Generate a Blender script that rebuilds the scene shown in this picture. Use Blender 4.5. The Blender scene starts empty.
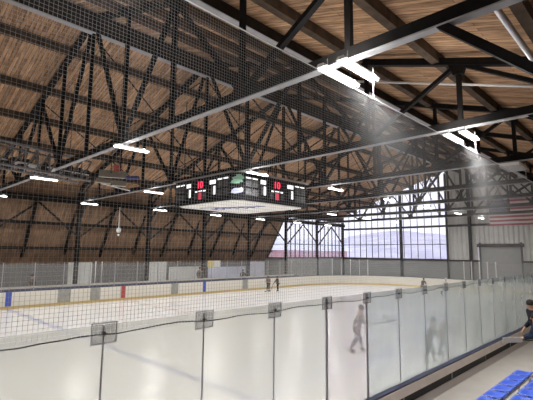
import bpy, bmesh, math, random
from mathutils import Vector, Matrix
random.seed(7)
PI = math.pi
sc = bpy.context.scene
COL = sc.collection

# ---------------------------------------------------------------- camera
F = Vector((0.70774113, 0.69508721, 0.1263181))
Rt = Vector((0.69977007, -0.71430017, 0.00985485))
U = Vector((-0.09707902, -0.08141895, 0.99194083))
cam = bpy.data.cameras.new('camera')
cam.sensor_width = 36.0
cam.lens = 412.263 / 533 * 36.0
cam.clip_start = 0.05
cam.clip_end = 600
camo = bpy.data.objects.new('camera', cam)
COL.objects.link(camo)
m = Matrix(((Rt.x, U.x, -F.x, 0), (Rt.y, U.y, -F.y, 0), (Rt.z, U.z, -F.z, 3.681), (0, 0, 0, 1)))
camo.matrix_world = m
sc.camera = camo

# ---------------------------------------------------------------- world, exposure
sc.view_settings.view_transform = 'Standard'
sc.view_settings.look = 'None'
sc.view_settings.gamma = 1
sc.view_settings.use_curve_mapping = False
sc.view_settings.exposure = 0.45
W = bpy.data.worlds.new('overcast_sky')
sc.world = W
W.use_nodes = True
wn = W.node_tree.nodes
wl = W.node_tree.links
bg = wn['Background']
tc = wn.new('ShaderNodeTexCoord')
nz = wn.new('ShaderNodeTexNoise'); nz.inputs['Scale'].default_value = 2.5
cr = wn.new('ShaderNodeValToRGB')
cr.color_ramp.elements[0].position = 0.3; cr.color_ramp.elements[0].color = (0.78, 0.83, 0.95, 1)
cr.color_ramp.elements[1].position = 0.7; cr.color_ramp.elements[1].color = (0.95, 0.97, 1.0, 1)
wl.new(tc.outputs['Generated'], nz.inputs['Vector']); wl.new(nz.outputs['Fac'], cr.inputs['Fac'])
wl.new(cr.outputs['Color'], bg.inputs['Color'])
bg.inputs['Strength'].default_value = 1.45
LAMP_W = 140.0      # watts of each strip light

# ---------------------------------------------------------------- materials
MATS = {}
def mat(name, col, rough=0.6, metal=0.0, noise=0.0, nscale=8.0, emit=None, estr=0.0, spec=0.5, bump=0.0):
    if name in MATS: return MATS[name]
    M = bpy.data.materials.new(name); M.use_nodes = True
    n = M.node_tree.nodes; l = M.node_tree.links
    b = n['Principled BSDF']
    b.inputs['Base Color'].default_value = (*col, 1)
    b.inputs['Roughness'].default_value = rough
    b.inputs['Metallic'].default_value = metal
    b.inputs['Specular IOR Level'].default_value = spec
    if emit:
        b.inputs['Emission Color'].default_value = (*emit, 1)
        b.inputs['Emission Strength'].default_value = estr
    if noise or bump:
        t = n.new('ShaderNodeTexCoord')
        x = n.new('ShaderNodeTexNoise'); x.inputs['Scale'].default_value = nscale; x.inputs['Detail'].default_value = 4
        l.new(t.outputs['Object'], x.inputs['Vector'])
        if noise:
            r = n.new('ShaderNodeValToRGB')
            r.color_ramp.elements[0].position = 0.3; r.color_ramp.elements[1].position = 0.7
            r.color_ramp.elements[0].color = (*[c * (1 - noise) for c in col], 1)
            r.color_ramp.elements[1].color = (*[min(1, c * (1 + noise)) for c in col], 1)
            l.new(x.outputs['Fac'], r.inputs['Fac']); l.new(r.outputs['Color'], b.inputs['Base Color'])
        if bump:
            bp = n.new('ShaderNodeBump'); bp.inputs['Strength'].default_value = bump
            l.new(x.outputs['Fac'], bp.inputs['Height']); l.new(bp.outputs['Normal'], b.inputs['Normal'])
    MATS[name] = M
    return M

def plank_mat(name, c1, c2, swap):
    """timber decking: boards run down the slope, each 0.14 wide across the building's length"""
    M = bpy.data.materials.new(name); M.use_nodes = True
    n = M.node_tree.nodes; l = M.node_tree.links; b = n['Principled BSDF']
    t = n.new('ShaderNodeTexCoord'); s = n.new('ShaderNodeSeparateXYZ'); c = n.new('ShaderNodeCombineXYZ')
    l.new(t.outputs['Object'], s.inputs['Vector'])
    l.new(s.outputs['Z' if swap else 'Y'], c.inputs['X']); l.new(s.outputs['X'], c.inputs['Y'])
    br = n.new('ShaderNodeTexBrick')
    br.inputs['Scale'].default_value = 1.0
    br.inputs['Brick Width'].default_value = 3.2; br.inputs['Row Height'].default_value = 0.17
    br.inputs['Mortar Size'].default_value = 0.009; br.inputs['Mortar Smooth'].default_value = 0.3
    br.inputs['Color1'].default_value = (*c1, 1); br.inputs['Color2'].default_value = (*c2, 1)
    br.inputs['Mortar'].default_value = (c2[0] * .3, c2[1] * .28, c2[2] * .25, 1)
    br.offset = 0.37
    l.new(c.outputs['Vector'], br.inputs['Vector'])
    mp = n.new('ShaderNodeMapping'); mp.inputs['Scale'].default_value = (0.9, 7.0, 1)
    l.new(c.outputs['Vector'], mp.inputs['Vector'])
    nz = n.new('ShaderNodeTexNoise'); nz.inputs['Scale'].default_value = 1.6; nz.inputs['Detail'].default_value = 5
    l.new(mp.outputs['Vector'], nz.inputs['Vector'])
    r = n.new('ShaderNodeValToRGB'); r.color_ramp.elements[0].position = .3; r.color_ramp.elements[1].position = .72
    r.color_ramp.elements[0].color = (.45, .42, .4, 1); r.color_ramp.elements[1].color = (1.25, 1.2, 1.15, 1)
    l.new(nz.outputs['Fac'], r.inputs['Fac'])
    mx = n.new('ShaderNodeMix'); mx.data_type = 'RGBA'; mx.blend_type = 'MULTIPLY'; mx.inputs['Factor'].default_value = 1
    l.new(br.outputs['Color'], mx.inputs['A']); l.new(r.outputs['Color'], mx.inputs['B'])
    l.new(mx.outputs['Result'], b.inputs['Base Color'])
    b.inputs['Roughness'].default_value = .8; b.inputs['Specular IOR Level'].default_value = .2
    MATS[name] = M
    return M

def glass_mat(name, haze, hcol, lo=.35, hi=.75, scale=1.5, gloss=.25, tint=(1, 1, 1), vary=.0):
    """clear sheet with a film of scuffs, frost and smears on it"""
    if name in MATS: return MATS[name]
    M = bpy.data.materials.new(name); M.use_nodes = True
    n = M.node_tree.nodes; l = M.node_tree.links
    for x in list(n): n.remove(x)
    out = n.new('ShaderNodeOutputMaterial')
    tr = n.new('ShaderNodeBsdfTransparent'); tr.inputs['Color'].default_value = (*tint, 1)
    df = n.new('ShaderNodeBsdfDiffuse'); df.inputs['Color'].default_value = (*hcol, 1)
    tl = n.new('ShaderNodeBsdfTranslucent'); tl.inputs['Color'].default_value = (*hcol, 1)
    m0 = n.new('ShaderNodeMixShader'); m0.inputs[0].default_value = .5
    l.new(df.outputs[0], m0.inputs[1]); l.new(tl.outputs[0], m0.inputs[2])
    gl = n.new('ShaderNodeBsdfGlossy'); gl.inputs['Roughness'].default_value = .2
    t = n.new('ShaderNodeTexCoord'); mp = n.new('ShaderNodeMapping'); mp.inputs['Scale'].default_value = (1, 1, .6)
    nz = n.new('ShaderNodeTexNoise'); nz.inputs['Scale'].default_value = scale; nz.inputs['Detail'].default_value = 4; nz.inputs['Roughness'].default_value = .5
    l.new(t.outputs['Object'], mp.inputs['Vector']); l.new(mp.outputs['Vector'], nz.inputs['Vector'])
    mr = n.new('ShaderNodeMapRange')
    mr.inputs['From Min'].default_value = lo; mr.inputs['From Max'].default_value = hi
    mr.inputs['To Min'].default_value = haze * (1 - vary); mr.inputs['To Max'].default_value = min(1, haze * (1 + vary))
    l.new(nz.outputs['Fac'], mr.inputs['Value'])
    m1 = n.new('ShaderNodeMixShader')
    l.new(mr.outputs['Result'], m1.inputs[0]); l.new(tr.outputs[0], m1.inputs[1]); l.new(m0.outputs[0], m1.inputs[2])
    fr = n.new('ShaderNodeFresnel'); fr.inputs['IOR'].default_value = 1.45
    mu = n.new('ShaderNodeMath'); mu.operation = 'MULTIPLY'; mu.inputs[1].default_value = gloss
    l.new(fr.outputs[0], mu.inputs[0])
    m2 = n.new('ShaderNodeMixShader')
    l.new(mu.outputs[0], m2.inputs[0]); l.new(m1.outputs[0], m2.inputs[1]); l.new(gl.outputs[0], m2.inputs[2])
    l.new(m2.outputs[0], out.inputs['Surface'])
    MATS[name] = M
    return M

STEEL = mat('black_steel', (.009, .008, .008), .75, .0, .25, 5, spec=.15)
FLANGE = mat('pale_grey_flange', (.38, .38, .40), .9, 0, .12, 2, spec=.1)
BROWNSTEEL = mat('dark_brown_steel', (.022, .016, .013), .7, 0, .3, 3, spec=.2)
TIMBER = mat('glulam_timber', (.075, .052, .036), .8, 0, .35, 3, spec=.2)
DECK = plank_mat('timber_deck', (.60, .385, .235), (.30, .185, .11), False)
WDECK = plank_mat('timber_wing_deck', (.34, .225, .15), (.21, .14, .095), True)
ICE = mat('ice', (.86, .86, .87), .24, 0, .03, .35, spec=.5)
BOARD = mat('white_board', (.80, .77, .69), .4, 0, .03, 1)
YELLOW = mat('yellow_kickplate', (.72, .56, .26), .5)
NAVY = mat('navy_cap', (.03, .04, .12), .4)
BLUEMARK = mat('blue_mark', (.07, .12, .50), .45)
REDMARK = mat('red_mark', (.50, .07, .07), .45)
BLUELINE = mat('blue_ice_line', (.52, .54, .68), .3, 0, .08, 2)
REDLINE = mat('red_ice_line', (.76, .64, .64), .3, 0, .08, 2)
GATE = mat('grey_gate', (.36, .36, .33), .6, 0, .15, 4)
CONC = mat('concrete_walkway', (.50, .475, .445), .5, 0, .10, 1.2)
BEIGE = mat('beige_ledge', (.74, .67, .62), .6, 0, .08, 3)
GREYP = mat('grey_panel', (.30, .30, .30), .6, 0, .08, 3)
BLACK = mat('black_rubber', (.012, .012, .013), .7)
ALU = mat('brushed_aluminium', (.55, .55, .56), .38, .8, .1, 6)
MULL = mat('grey_stanchion', (.42, .42, .46), .6, 0)
WPOST = mat('white_stanchion', (.75, .76, .76), .4)
ROPE = mat('black_rope', (.03, .03, .035), .9)
TWINE = mat('pale_grey_twine', (.36, .36, .37), .9, spec=.1)
CABLE = mat('pale_cable', (.65, .65, .66), .45, .3)
BLUESEAT = mat('blue_plastic', (.05, .13, .75), .3, 0, .06, 5)
LAMP = mat('lit_tube', (1, 1, 1), .5, emit=(1, .985, .96), estr=7)
HOUSING = mat('white_housing', (.75, .75, .75), .5)
CORR = mat('white_corrugated_steel', (.66, .67, .65), .45, .1, .06, .8)
WALLG = mat('grey_block_wall', (.27, .28, .27), .8, 0, .1, 1)
LOWALL = mat('grey_low_wall', (.17, .165, .165), .8, 0, .12, 1)
DOORM = mat('grey_roller_door', (.33, .34, .33), .5, .1, .05, 2)
FRAME = mat('dark_window_frame', (.05, .05, .06), .6)

# ---------------------------------------------------------------- mesh helpers
class MB:
    def __init__(s): s.v = []; s.f = []; s.mi = []
    def add(s, vs, fs, mi=0):
        o = len(s.v); s.v += [tuple(v) for v in vs]
        for f in fs: s.f.append(tuple(i + o for i in f)); s.mi.append(mi)
        return s
    def box(s, a, b, mi=0):
        x0, y0, z0 = [min(p, q) for p, q in zip(a, b)]; x1, y1, z1 = [max(p, q) for p, q in zip(a, b)]
        return s.add([(x0,y0,z0),(x1,y0,z0),(x1,y1,z0),(x0,y1,z0),(x0,y0,z1),(x1,y0,z1),(x1,y1,z1),(x0,y1,z1)],
              [(0,3,2,1),(4,5,6,7),(0,1,5,4),(1,2,6,5),(2,3,7,6),(3,0,4,7)], mi)
    def bar(s, p, q, w, h, up=(0,0,1), mi=0):
        p = Vector(p); q = Vector(q); d = (q - p).normalized(); u = Vector(up)
        if abs(d.dot(u)) > .97: u = Vector((1,0,0))
        a = d.cross(u).normalized(); b = a.cross(d).normalized()
        vs = []
        for c in (p, q):
            for i, j in ((-1,-1),(1,-1),(1,1),(-1,1)): vs.append(c + a * (w/2*i) + b * (h/2*j))
        return s.add(vs, [(0,1,2,3),(7,6,5,4),(0,4,5,1),(1,5,6,2),(2,6,7,3),(3,7,4,0)], mi)
    def tube(s, pts, r, n=8, mi=0, cap=True):
        pts = [Vector(p) for p in pts]; rs = r if isinstance(r, (list, tuple)) else [r] * len(pts)
        vs = []; k = len(pts); pa = None
        for i, p in enumerate(pts):
            d = (pts[min(i+1, k-1)] - pts[max(i-1, 0)]).normalized()
            u = Vector((0,0,1)) if abs(d.z) < .9 else Vector((1,0,0))
            a = d.cross(u).normalized() if pa is None else (pa - d * pa.dot(d)).normalized()
            pa = a; b = a.cross(d).normalized()
            for j in range(n):
                t = 2*PI*j/n; vs.append(p + a*(rs[i]*math.cos(t)) + b*(rs[i]*math.sin(t)))
        fs = [(i*n+j, i*n+(j+1)%n, (i+1)*n+(j+1)%n, (i+1)*n+j) for i in range(k-1) for j in range(n)]
        if cap: fs += [tuple(range(n)), tuple((k-1)*n+j for j in reversed(range(n)))]
        return s.add(vs, fs, mi)
    def prism(s, poly, d, mi=0):
        n = len(poly); poly = [Vector(p) for p in poly]; d = Vector(d)
        return s.add(poly + [p + d for p in poly], [tuple(range(n)), tuple(reversed(range(n, 2*n)))] + [(i, i+n, (i+1)%n+n, (i+1)%n) for i in range(n)], mi)
    def lathe(s, prof, c, n=16, mi=0):
        c = Vector(c); vs = []; k = len(prof)
        for r, z in prof:
            for j in range(n): t = 2*PI*j/n; vs.append(c + Vector((r*math.cos(t), r*math.sin(t), z)))
        fs = [(i*n+j, i*n+(j+1)%n, (i+1)*n+(j+1)%n, (i+1)*n+j) for i in range(k-1) for j in range(n)]
        fs += [tuple(reversed(range(n))), tuple((k-1)*n+j for j in range(n))]
        return s.add(vs, fs, mi)
    def build(s, name, mats, parent=None, smooth=False, origin=None, bevel=0, local=False):
        me = bpy.data.meshes.new(name)
        o0 = Vector(origin) if origin else Vector((0,0,0))
        me.from_pydata([tuple(Vector(v) - o0) for v in s.v], [], s.f); me.update()
        for M in (mats if isinstance(mats, (list, tuple)) else [mats]): me.materials.append(M)
        for p, i in zip(me.polygons, s.mi): p.material_index = i; p.use_smooth = smooth
        bm = bmesh.new(); bm.from_mesh(me); bmesh.ops.recalc_face_normals(bm, faces=bm.faces)
        if bevel: bmesh.ops.bevel(bm, geom=list(bm.edges), offset=bevel, segments=2, affect='EDGES', profile=.6)
        bm.to_mesh(me); bm.free()
        if smooth:
            for p in me.polygons: p.use_smooth = True
        o = bpy.data.objects.new(name, me); COL.objects.link(o)
        o.location = o0
        if parent is not None:
            o.parent = parent; o.location = (0, 0, 0) if local else o0 - parent_world(parent)
        return o

def parent_world(p):
    v = Vector((0,0,0))
    while p is not None: v = v + p.location; p = p.parent
    return v
def thing(name, label, cat, loc=(0,0,0), group=None):
    o = bpy.data.objects.new(name, None); COL.objects.link(o); o.location = loc; o.empty_display_size = .2
    return tag(o, label, cat, group)
def tag(o, label, cat, group=None, kind=None):
    o['label'] = label; o['category'] = cat
    if group: o['group'] = group
    if kind: o['kind'] = kind
    return o
def struct(o):
    o['kind'] = 'structure'; return o
def copy_thing(root, delta, label):
    """copy a thing whose parts sit under it"""
    r = root.copy(); COL.objects.link(r); r.location = root.location + Vector(delta); r['label'] = label
    for ch in root.children:
        c = ch.copy(); COL.objects.link(c); c.parent = r
        for g in ch.children:
            d = g.copy(); COL.objects.link(d); d.parent = c
    return r
ORD = ['first','second','third','fourth','fifth','sixth','seventh','eighth','ninth','tenth','eleventh','twelfth','thirteenth','fourteenth','fifteenth','sixteenth','seventeenth','eighteenth','nineteenth','twentieth',
       'twenty-first','twenty-second','twenty-third','twenty-fourth','twenty-fifth','twenty-sixth','twenty-seventh','twenty-eighth','twenty-ninth','thirtieth']

# ---------------------------------------------------------------- dimensions
BAY = 6.1
XW = 49.39                      # far end wall
TX = [XW - BAY * (8 - k) for k in range(0, 9)]   # truss lines
RY = 17.1                       # ridge
CY0, CY1 = 1.0, 33.2            # column lines
HB = 7.465                      # underside of bottom chords
XC, NY, FY = 15.2, 4.148, 30.05 # rink middle, near and far boards
XE0, XE1 = XC - 30.5, XC + 30.5
def roof(y): return 14.0 - .32 * abs(y - RY)          # underside of the deck
def chord(y): return 13.58 - .32 * abs(y - RY)        # underside of top chord
XB = -12.0                      # back wall

# ---------------------------------------------------------------- structure: floors, walls, roof
fl = MB().box((XB, -4.5, -.35), (XW, 38, -.02)).build('floor_slab', CONC); struct(fl)
wk = MB().box((XB, -4.4, -.02), (XW - .2, NY - .06, .58)).build('floor_walkway', CONC); struct(wk)

mb = MB()
def deck_piece(mb, pts, x0, x1, t=.12):
    for (ya, za), (yb, zb) in zip(pts, pts[1:]):
        mb.prism([(x0, ya, za), (x0, yb, zb), (x0, yb, zb + t), (x0, ya, za + t)], (x1 - x0, 0, 0))
deck_piece(mb, [(CY0 - .3, roof(CY0 - .3)), (RY, roof(RY)), (CY1 + .3, roof(CY1 + .3))], XB, XW)
struct(mb.build('ceiling_deck', DECK))
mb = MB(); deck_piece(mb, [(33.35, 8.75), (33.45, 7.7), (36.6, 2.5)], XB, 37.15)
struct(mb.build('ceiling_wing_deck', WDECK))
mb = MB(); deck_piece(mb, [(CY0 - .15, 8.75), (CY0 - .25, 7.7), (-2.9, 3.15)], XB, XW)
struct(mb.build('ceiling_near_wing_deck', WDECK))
struct(MB().box((XB, 36.5, -.02), (37.15, 36.75, 2.55)).build('wall_far_side_low', LOWALL))
struct(MB().box((XB, -3.1, .58), (XW, -2.85, 3.2)).build('wall_near_side', LOWALL))
pr = [(-2.9, 0), (36.7, 0), (36.7, 2.6), (33.5, 7.7), (33.5, 8.7), (RY, 14.0), (.7, 8.7), (.7, 7.7), (-2.9, 3.2)]
struct(MB().prism([(XB - .2, y, z) for y, z in pr], (.2, 0, 0)).build('wall_back', LOWALL))
# far side window wall below the sill, beyond the wing
struct(MB().box((37.2, 33.15, -.02), (XW, 33.4, 3.0)).build('wall_far_side_block', WALLG))
struct(MB().box((37.0, 33.4, -.02), (37.2, 36.7, 2.98)).build('wall_wing_end', WALLG))
struct(MB().box((37.2, 33.2, 8.0), (XW, 33.4, 8.75)).build('wall_far_side_head', BROWNSTEEL))
# end wall: block base (door opening left), corrugated upper part
mb = MB()
mb.box((XW, 15.32, -.02), (XW + .25, 33.4, 3.0)); mb.box((XW, -3, -.02), (XW + .25, 11.25, 3.0))
struct(mb.build('wall_end_block', WALLG))
mb = MB()
ys = []; y = -2.9
while y < 18.8: ys.append(y); y += .12
def top(y): return roof(y) if y > .7 else 3.2 + (y + 2.9) * 1.25
pv = []
for i, y in enumerate(ys):
    d = 0 if (i % 4) < 2 else .11
    z0 = 4.75 if 11.2 < y < 15.35 else 3.0
    pv.append((XW + .02 + d, y, z0, max(z0 + .05, top(y))))
for a, b in zip(pv, pv[1:]):
    mb.add([(a[0], a[1], a[2]), (b[0], b[1], max(a[2], b[2])), (b[0], b[1], b[3]), (a[0], a[1], a[3])], [(0, 1, 2, 3)])
mb.add([(XW + .2, -2.9, 3), (XW + .2, 11.2, 3), (XW + .2, 11.2, 8), (XW + .2, .7, 8)], [(0, 1, 2, 3)])
struct(mb.build('wall_end_corrugated', CORR))
# roller door
d = MB()
for i in range(21): d.box((XW + .08, 11.35, -.02 + i * .225), (XW + .12, 15.22, .19 + i * .225))
d.box((XW + .12, 11.3, 0), (XW + .15, 15.28, 4.9))
dr = struct(d.build('door_1', DOORM))
f = MB(); f.box((XW - .02, 15.22, 0), (XW + .14, 15.4, 5.0)); f.box((XW - .02, 11.17, 0), (XW + .14, 11.35, 5.0))
f.build('door_frame', FRAME, dr)
MB().box((XW - .35, 11.0, 4.5), (XW + .1, 15.5, 4.85)).build('roller_box', BROWNSTEEL, dr)

# far long side windows (two bays plus the wing end triangle) and the end wall window
PANE = glass_mat('window_glazing', .06, (.8, .8, .9), gloss=.3, tint=(.93, .92, .97))
def window(name, plane, a0, a1, z0, ztop, step, bars, c):
    """plane 'y' runs along X at Y=c; plane 'x' runs along Y at X=c"""
    P = (lambda a, z, o=0: (a, c + o, z)) if plane == 'y' else (lambda a, z, o=0: (c + o, a, z))
    n = 12; poly = [P(a0, z0), P(a1, z0)] + [P(a1 + (a0 - a1) * i / n, ztop(a1 + (a0 - a1) * i / n)) for i in range(n + 1)]
    w = struct(MB().prism(poly, (0, .012, 0) if plane == 'y' else (.012, 0, 0)).build(name, PANE))
    fr = MB(); a = a0
    while a <= a1 + 1e-6:
        hw = .04 if plane == 'y' else .028
        fr.box(P(a - hw, z0, -.06), P(a + hw, ztop(a), .04)); a += step
    for z in bars:
        fr.box(P(a0, z - .04, -.07), P(a1, z + .04, .04))
    fr.box(P(a0, z0 - .1, -.12), P(a1, z0 + .08, .1))
    fr.build('window_frame', FRAME, w)
    return w
window('window_1', 'y', 37.3, 49.3, 3.05, lambda a: 8.0, (49.3 - 37.3) / 14, (4.75,), 33.28)
window('window_2', 'x', 18.8, 33.2, 3.05, lambda a: roof(a) - .02, (33.2 - 18.8) / 16, (4.85, 8.2, 10.1), XW + .1)
w3 = struct(MB().prism([(37.1, 33.4, 3.0), (37.1, 36.2, 3.0), (37.1, 33.4, 7.6)], (.012, 0, 0)).build('window_3', PANE))
f = MB(); f.bar((37.08, 36.2, 3.0), (37.08, 33.45, 7.65), .12, .16); f.bar((37.08, 33.4, 3.05), (37.08, 36.2, 3.05), .1, .14); f.bar((37.08, 33.4, 4.7), (37.08, 35.1, 4.7), .07, .07)
f.build('window_frame', FRAME, w3)
tr = MB(); tr.box((XW - .14, 0, 6.85), (XW + .02, 33.2, 7.1)); struct(tr.build('trim_1', BROWNSTEEL))
tr = MB(); tr.box((XW - .12, 0, 2.9), (XW + .02, 11.2, 3.06)); tr.box((XW - .12, 15.4, 2.9), (XW + .02, 33.2, 3.06)); struct(tr.build('trim_2', BROWNSTEEL))

# ---------------------------------------------------------------- outside
struct(MB().box((XW + .6, -60, -1), (260, 200, -.4)).build('ground_snow', mat('snow', (.8, .82, .86), .8)))
struct(MB().box((-80, 39, -1), (XW + .6, 200, -.4)).build('ground_snow', MATS['snow']))
hm = MB(); HN = 60; rows = 7
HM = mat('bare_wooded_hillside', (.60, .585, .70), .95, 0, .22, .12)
pts = []
for j in range(rows):
    for i in range(HN):
        t = i / (HN - 1); ang = math.radians(-8 + 110 * t)
        r = 120 + j * 16
        z = -1 + (j / (rows - 1)) ** .9 * (13 + 6 * math.sin(t * 7 + 1) + 4 * math.sin(t * 23)) * (1.15 - .45 * t)
        pts.append((r * math.cos(ang), r * math.sin(ang), z + random.uniform(-.4, .4) * (j > 0)))
hm.add(pts, [(j*HN+i, j*HN+i+1, (j+1)*HN+i+1, (j+1)*HN+i) for j in range(rows-1) for i in range(HN-1)])
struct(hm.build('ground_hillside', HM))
hb = thing('red_building', 'long red building under a snow-covered roof outside the far side windows', 'building', (90, 70, -.4))
MB().box((62, 68, -.4), (103, 78, 4.5)).build('wall', mat('red_siding', (.50, .26, .27), .8, 0, .25, .4), hb)
MB().prism([(61, 67, 4.3), (61, 79, 4.3), (61, 73, 7.6)], (43.5, 0, 0)).build('snow_roof', MATS['snow'], hb)
mb = MB()
for i in range(6): mb.box((65 + i * 6.5, 67.9, 1.2), (67.5 + i * 6.5, 68.0, 2.6))
mb.build('window', mat('white_window_band', (.8, .8, .85), .4), hb)

# ---------------------------------------------------------------- columns and trusses
def build_column(x, y, side, label, group):
    t = thing('steel_column', label, 'column', (x, y, 0), group)
    s = MB(); s.box((x-.13, y-.14, 0), (x+.13, y-.11, 8.2)); s.box((x-.13, y+.11, 0), (x+.13, y+.14, 8.2)); s.box((x-.012, y-.11, 0), (x+.012, y+.11, 8.2))
    s.build('shaft', STEEL, t)
    MB().box((x-.24, y-.24, 0), (x+.24, y+.24, .04)).build('base_plate', STEEL, t)
    if side:
        MB().bar((x, y + side * .15, 8.3), (x, y + side * 2.6, 3.4), .2, .16, (1,0,0)).build('raking_strut', STEEL, t)
    return t
for k in range(1, 9):
    x = TX[k]
    if k == 8: x -= .2
    nm = ['', 'furthest left steel column on the far side, nearest the rig', 'second steel column from the left behind the far boards', 'third steel column from the left behind the far boards',
          'fourth steel column from the left, under the scoreboard', 'fifth steel column from the left, right of the scoreboard', 'steel column where the timber wing ends and the far windows begin',
          'steel column in the middle of the far side windows', 'corner steel column between the far side and end wall windows'][k]
    build_column(x, CY1, 1 if k < 6 else 0, nm, 'steel columns on the far side')
for i, (y, nm) in enumerate([(24.45, 'dark steel column dividing the big end wall window'), (18.75, 'dark post at the edge of the end window and white cladding'), (16.2, 'dark steel column on white cladding left of the roller door'), (8.0, 'dark steel column on white cladding behind the flag')]):
    w = .15 if y != 18.75 else .07
    t = thing('wall_column', nm, 'column', (XW - .2, y, 0), 'end wall columns')
    MB().box((XW-(.2 if y == 8.0 else .32), y-w, 0), (XW-.02, y+w, roof(y)-.3)).build('shaft', STEEL, t)
    MB().box((XW-.4, y-w-.08, 0), (XW-.01, y+w+.08, .05)).build('base_plate', STEEL, t)
t = thing('steel_column', 'steel column beside the bleachers carrying the nearest truss', 'column', (TX[1], CY0, .58))
MB().box((TX[1]-.13, CY0-.14, .58), (TX[1]+.13, CY0+.14, 8.2)).build('shaft', STEEL, t)

NODES = [RY + 3.2 * i for i in range(-5, 6)]
def truss(x, label):
    t = thing('roof_truss', label, 'truss', (x, RY, HB), 'black steel roof trusses')
    MB().box((x-.07, CY0, HB+.03), (x+.07, CY1, HB+.27)).build('bottom_chord', STEEL, t)
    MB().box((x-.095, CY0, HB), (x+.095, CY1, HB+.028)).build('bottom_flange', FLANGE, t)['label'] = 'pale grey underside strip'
    for s in (-1, 1):
        e = CY0 if s < 0 else CY1
        MB().bar((x, RY, chord(RY)+.11), (x, e, chord(e)+.11), .22, .22).build('top_chord', STEEL, t)
    for i, y in enumerate(NODES):
        MB().bar((x, y, HB+.2), (x, y, chord(y)+.1), .13, .13).build('vertical_web', STEEL, t)
    for i in range(-4, 5, 2):
        y = RY + 3.2 * i
        for s in (-1, 1):
            yb = y + 3.2 * s
            MB().bar((x, y, chord(y)+.05), (x, yb, HB+.2), .12, .15, (1,0,0)).build('diagonal_web', STEEL, t)
    for i, y in enumerate(NODES):
        g = MB()
        if i % 2 == 0: g.prism([(x-.09, y-.34, HB+.05), (x-.09, y+.34, HB+.05), (x-.09, y+.16, HB+.5), (x-.09, y-.16, HB+.5)], (.18, 0, 0))
        else: g.prism([(x-.09, y-.3, chord(y)+.15), (x-.09, y+.3, chord(y)+.15), (x-.09, y+.14, chord(y)-.3), (x-.09, y-.14, chord(y)-.3)], (.18, 0, 0))
        g.build('gusset_plate', STEEL, t)
    for s, e in ((1, CY0), (-1, CY1)):
        MB().bar((x, e + s*1.5, HB+.05), (x, e + s*.1, HB-1.25), .14, .16, (1,0,0)).build('knee_brace', STEEL, t)
    return t
tl = ['roof truss over the camera, at the top left edge', 'nearest roof truss in view with the broad pale underside across the top', 'second roof truss from the camera, just before the scoreboard',
      'third roof truss from the camera, just beyond the scoreboard', 'fourth roof truss from the camera', 'fifth roof truss from the camera',
      'sixth roof truss from the camera, where the far windows begin', 'last roof truss before the end wall', 'roof truss flat against the end wall']
for k in range(0, 8): truss(TX[k] if k < 8 else XW - .45, tl[k] + ', black steel' if k in (4, 5) else tl[k])

# longitudinal members
g = thing('ridge_girder', 'deep dark girder running along under the ridge with pale bottom edge', 'beam', (XB, RY, 12.95))
MB().box((XB, RY-.10, 13.0), (XW, RY+.10, 13.9)).build('web', BROWNSTEEL, g)
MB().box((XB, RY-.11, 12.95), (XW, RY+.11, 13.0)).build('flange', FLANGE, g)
g = thing('steel_purlin', 'dark steel beam with a pale lower edge on the near roof slope', 'beam', (XB, 9.6, roof(9.6)-.5))
MB().box((XB, 9.53, roof(9.6)-.47), (XW, 9.67, roof(9.6)-.05)).build('web', BROWNSTEEL, g)
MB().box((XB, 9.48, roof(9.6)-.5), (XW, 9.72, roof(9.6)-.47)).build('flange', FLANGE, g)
PUR = [(1.9, 'near the eave above the bleachers'), (4.95, 'above the near boards, second up from the near eave'), (7.7, 'just below the pale-edged steel beam on the near slope'), (11.3, 'just above the pale-edged steel beam on the near slope'),
       (12.9, 'midway between steel beam and ridge on the near slope'), (14.6, 'one down from the ridge girder on the near slope'),
       (19.6, 'first down from the ridge on the far slope'), (22.8, 'second down from the ridge on the far slope'), (25.5, 'third down from the ridge on the far slope'),
       (28.3, 'fourth down from the ridge on the far slope'), (31.0, 'lowest on the far slope, near the far eave')]
for y, nm in PUR:
    z = roof(y)
    far = y > RY
    o = MB().prism([(XB, y-.12, z-.38), (XB, y+.12, z-.38), (XB, y+.12, z+.01), (XB, y-.12, z+.01)], (XW-XB, 0, 0)).build('roof_purlin', TIMBER)
    tag(o, 'timber purlin ' + nm, 'purlin', 'timber purlins')
for y, z, nm in ((33.2, 7.3, 'dark eave girder along the heads of the far columns'),):
    o = MB().box((XB, y-.32, z), (XW, y-.18, z+.42)).build('eave_girder', STEEL); tag(o, nm, 'beam')
for (y, z, nm) in ((34.55, 5.75, 'dark rail halfway down the timber wing behind the far columns'), (35.7, 3.85, 'dark rail near the foot of the timber wing')):
    o = MB().box((XB, y-.36, z-.1), (37.1, y-.22, z+.1)).build('wing_rail', STEEL); tag(o, nm, 'rail')
rl = 0
for k in range(1, 6):
    x = TX[k] + BAY/2
    o = MB().bar((x, 33.4, 7.45), (x, 36.05, 3.15), .14, .2, (1,0,0)).build('wing_rafter', STEEL)
    tag(o, 'sloping dark rafter on the timber wing between %s and %s far columns' % (ORD[k-1], ORD[k]), 'rafter', 'rafters on the timber wing')
# inverted V braces between far columns
for k in range(0, 8):
    x0, x1 = TX[k], min(TX[k+1], XW-.2)
    t = thing('chevron_brace', ('inverted V brace between far columns left of the first column in view' if k == 0 else 'inverted V brace between the %s and %s far side columns' % (ORD[k-1], ORD[k])) + (', in front of the windows' if k > 5 else ''), 'brace', ((x0+x1)/2, CY1-.2, 4.8), 'inverted V braces between the far columns')
    for xs in (x0 + .12, x1 - .12):
        MB().bar(((x0+x1)/2, CY1-.22, 7.2), (xs, CY1-.22, 4.8), .12, .12, (0,1,0)).build('strut', STEEL, t)
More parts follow.
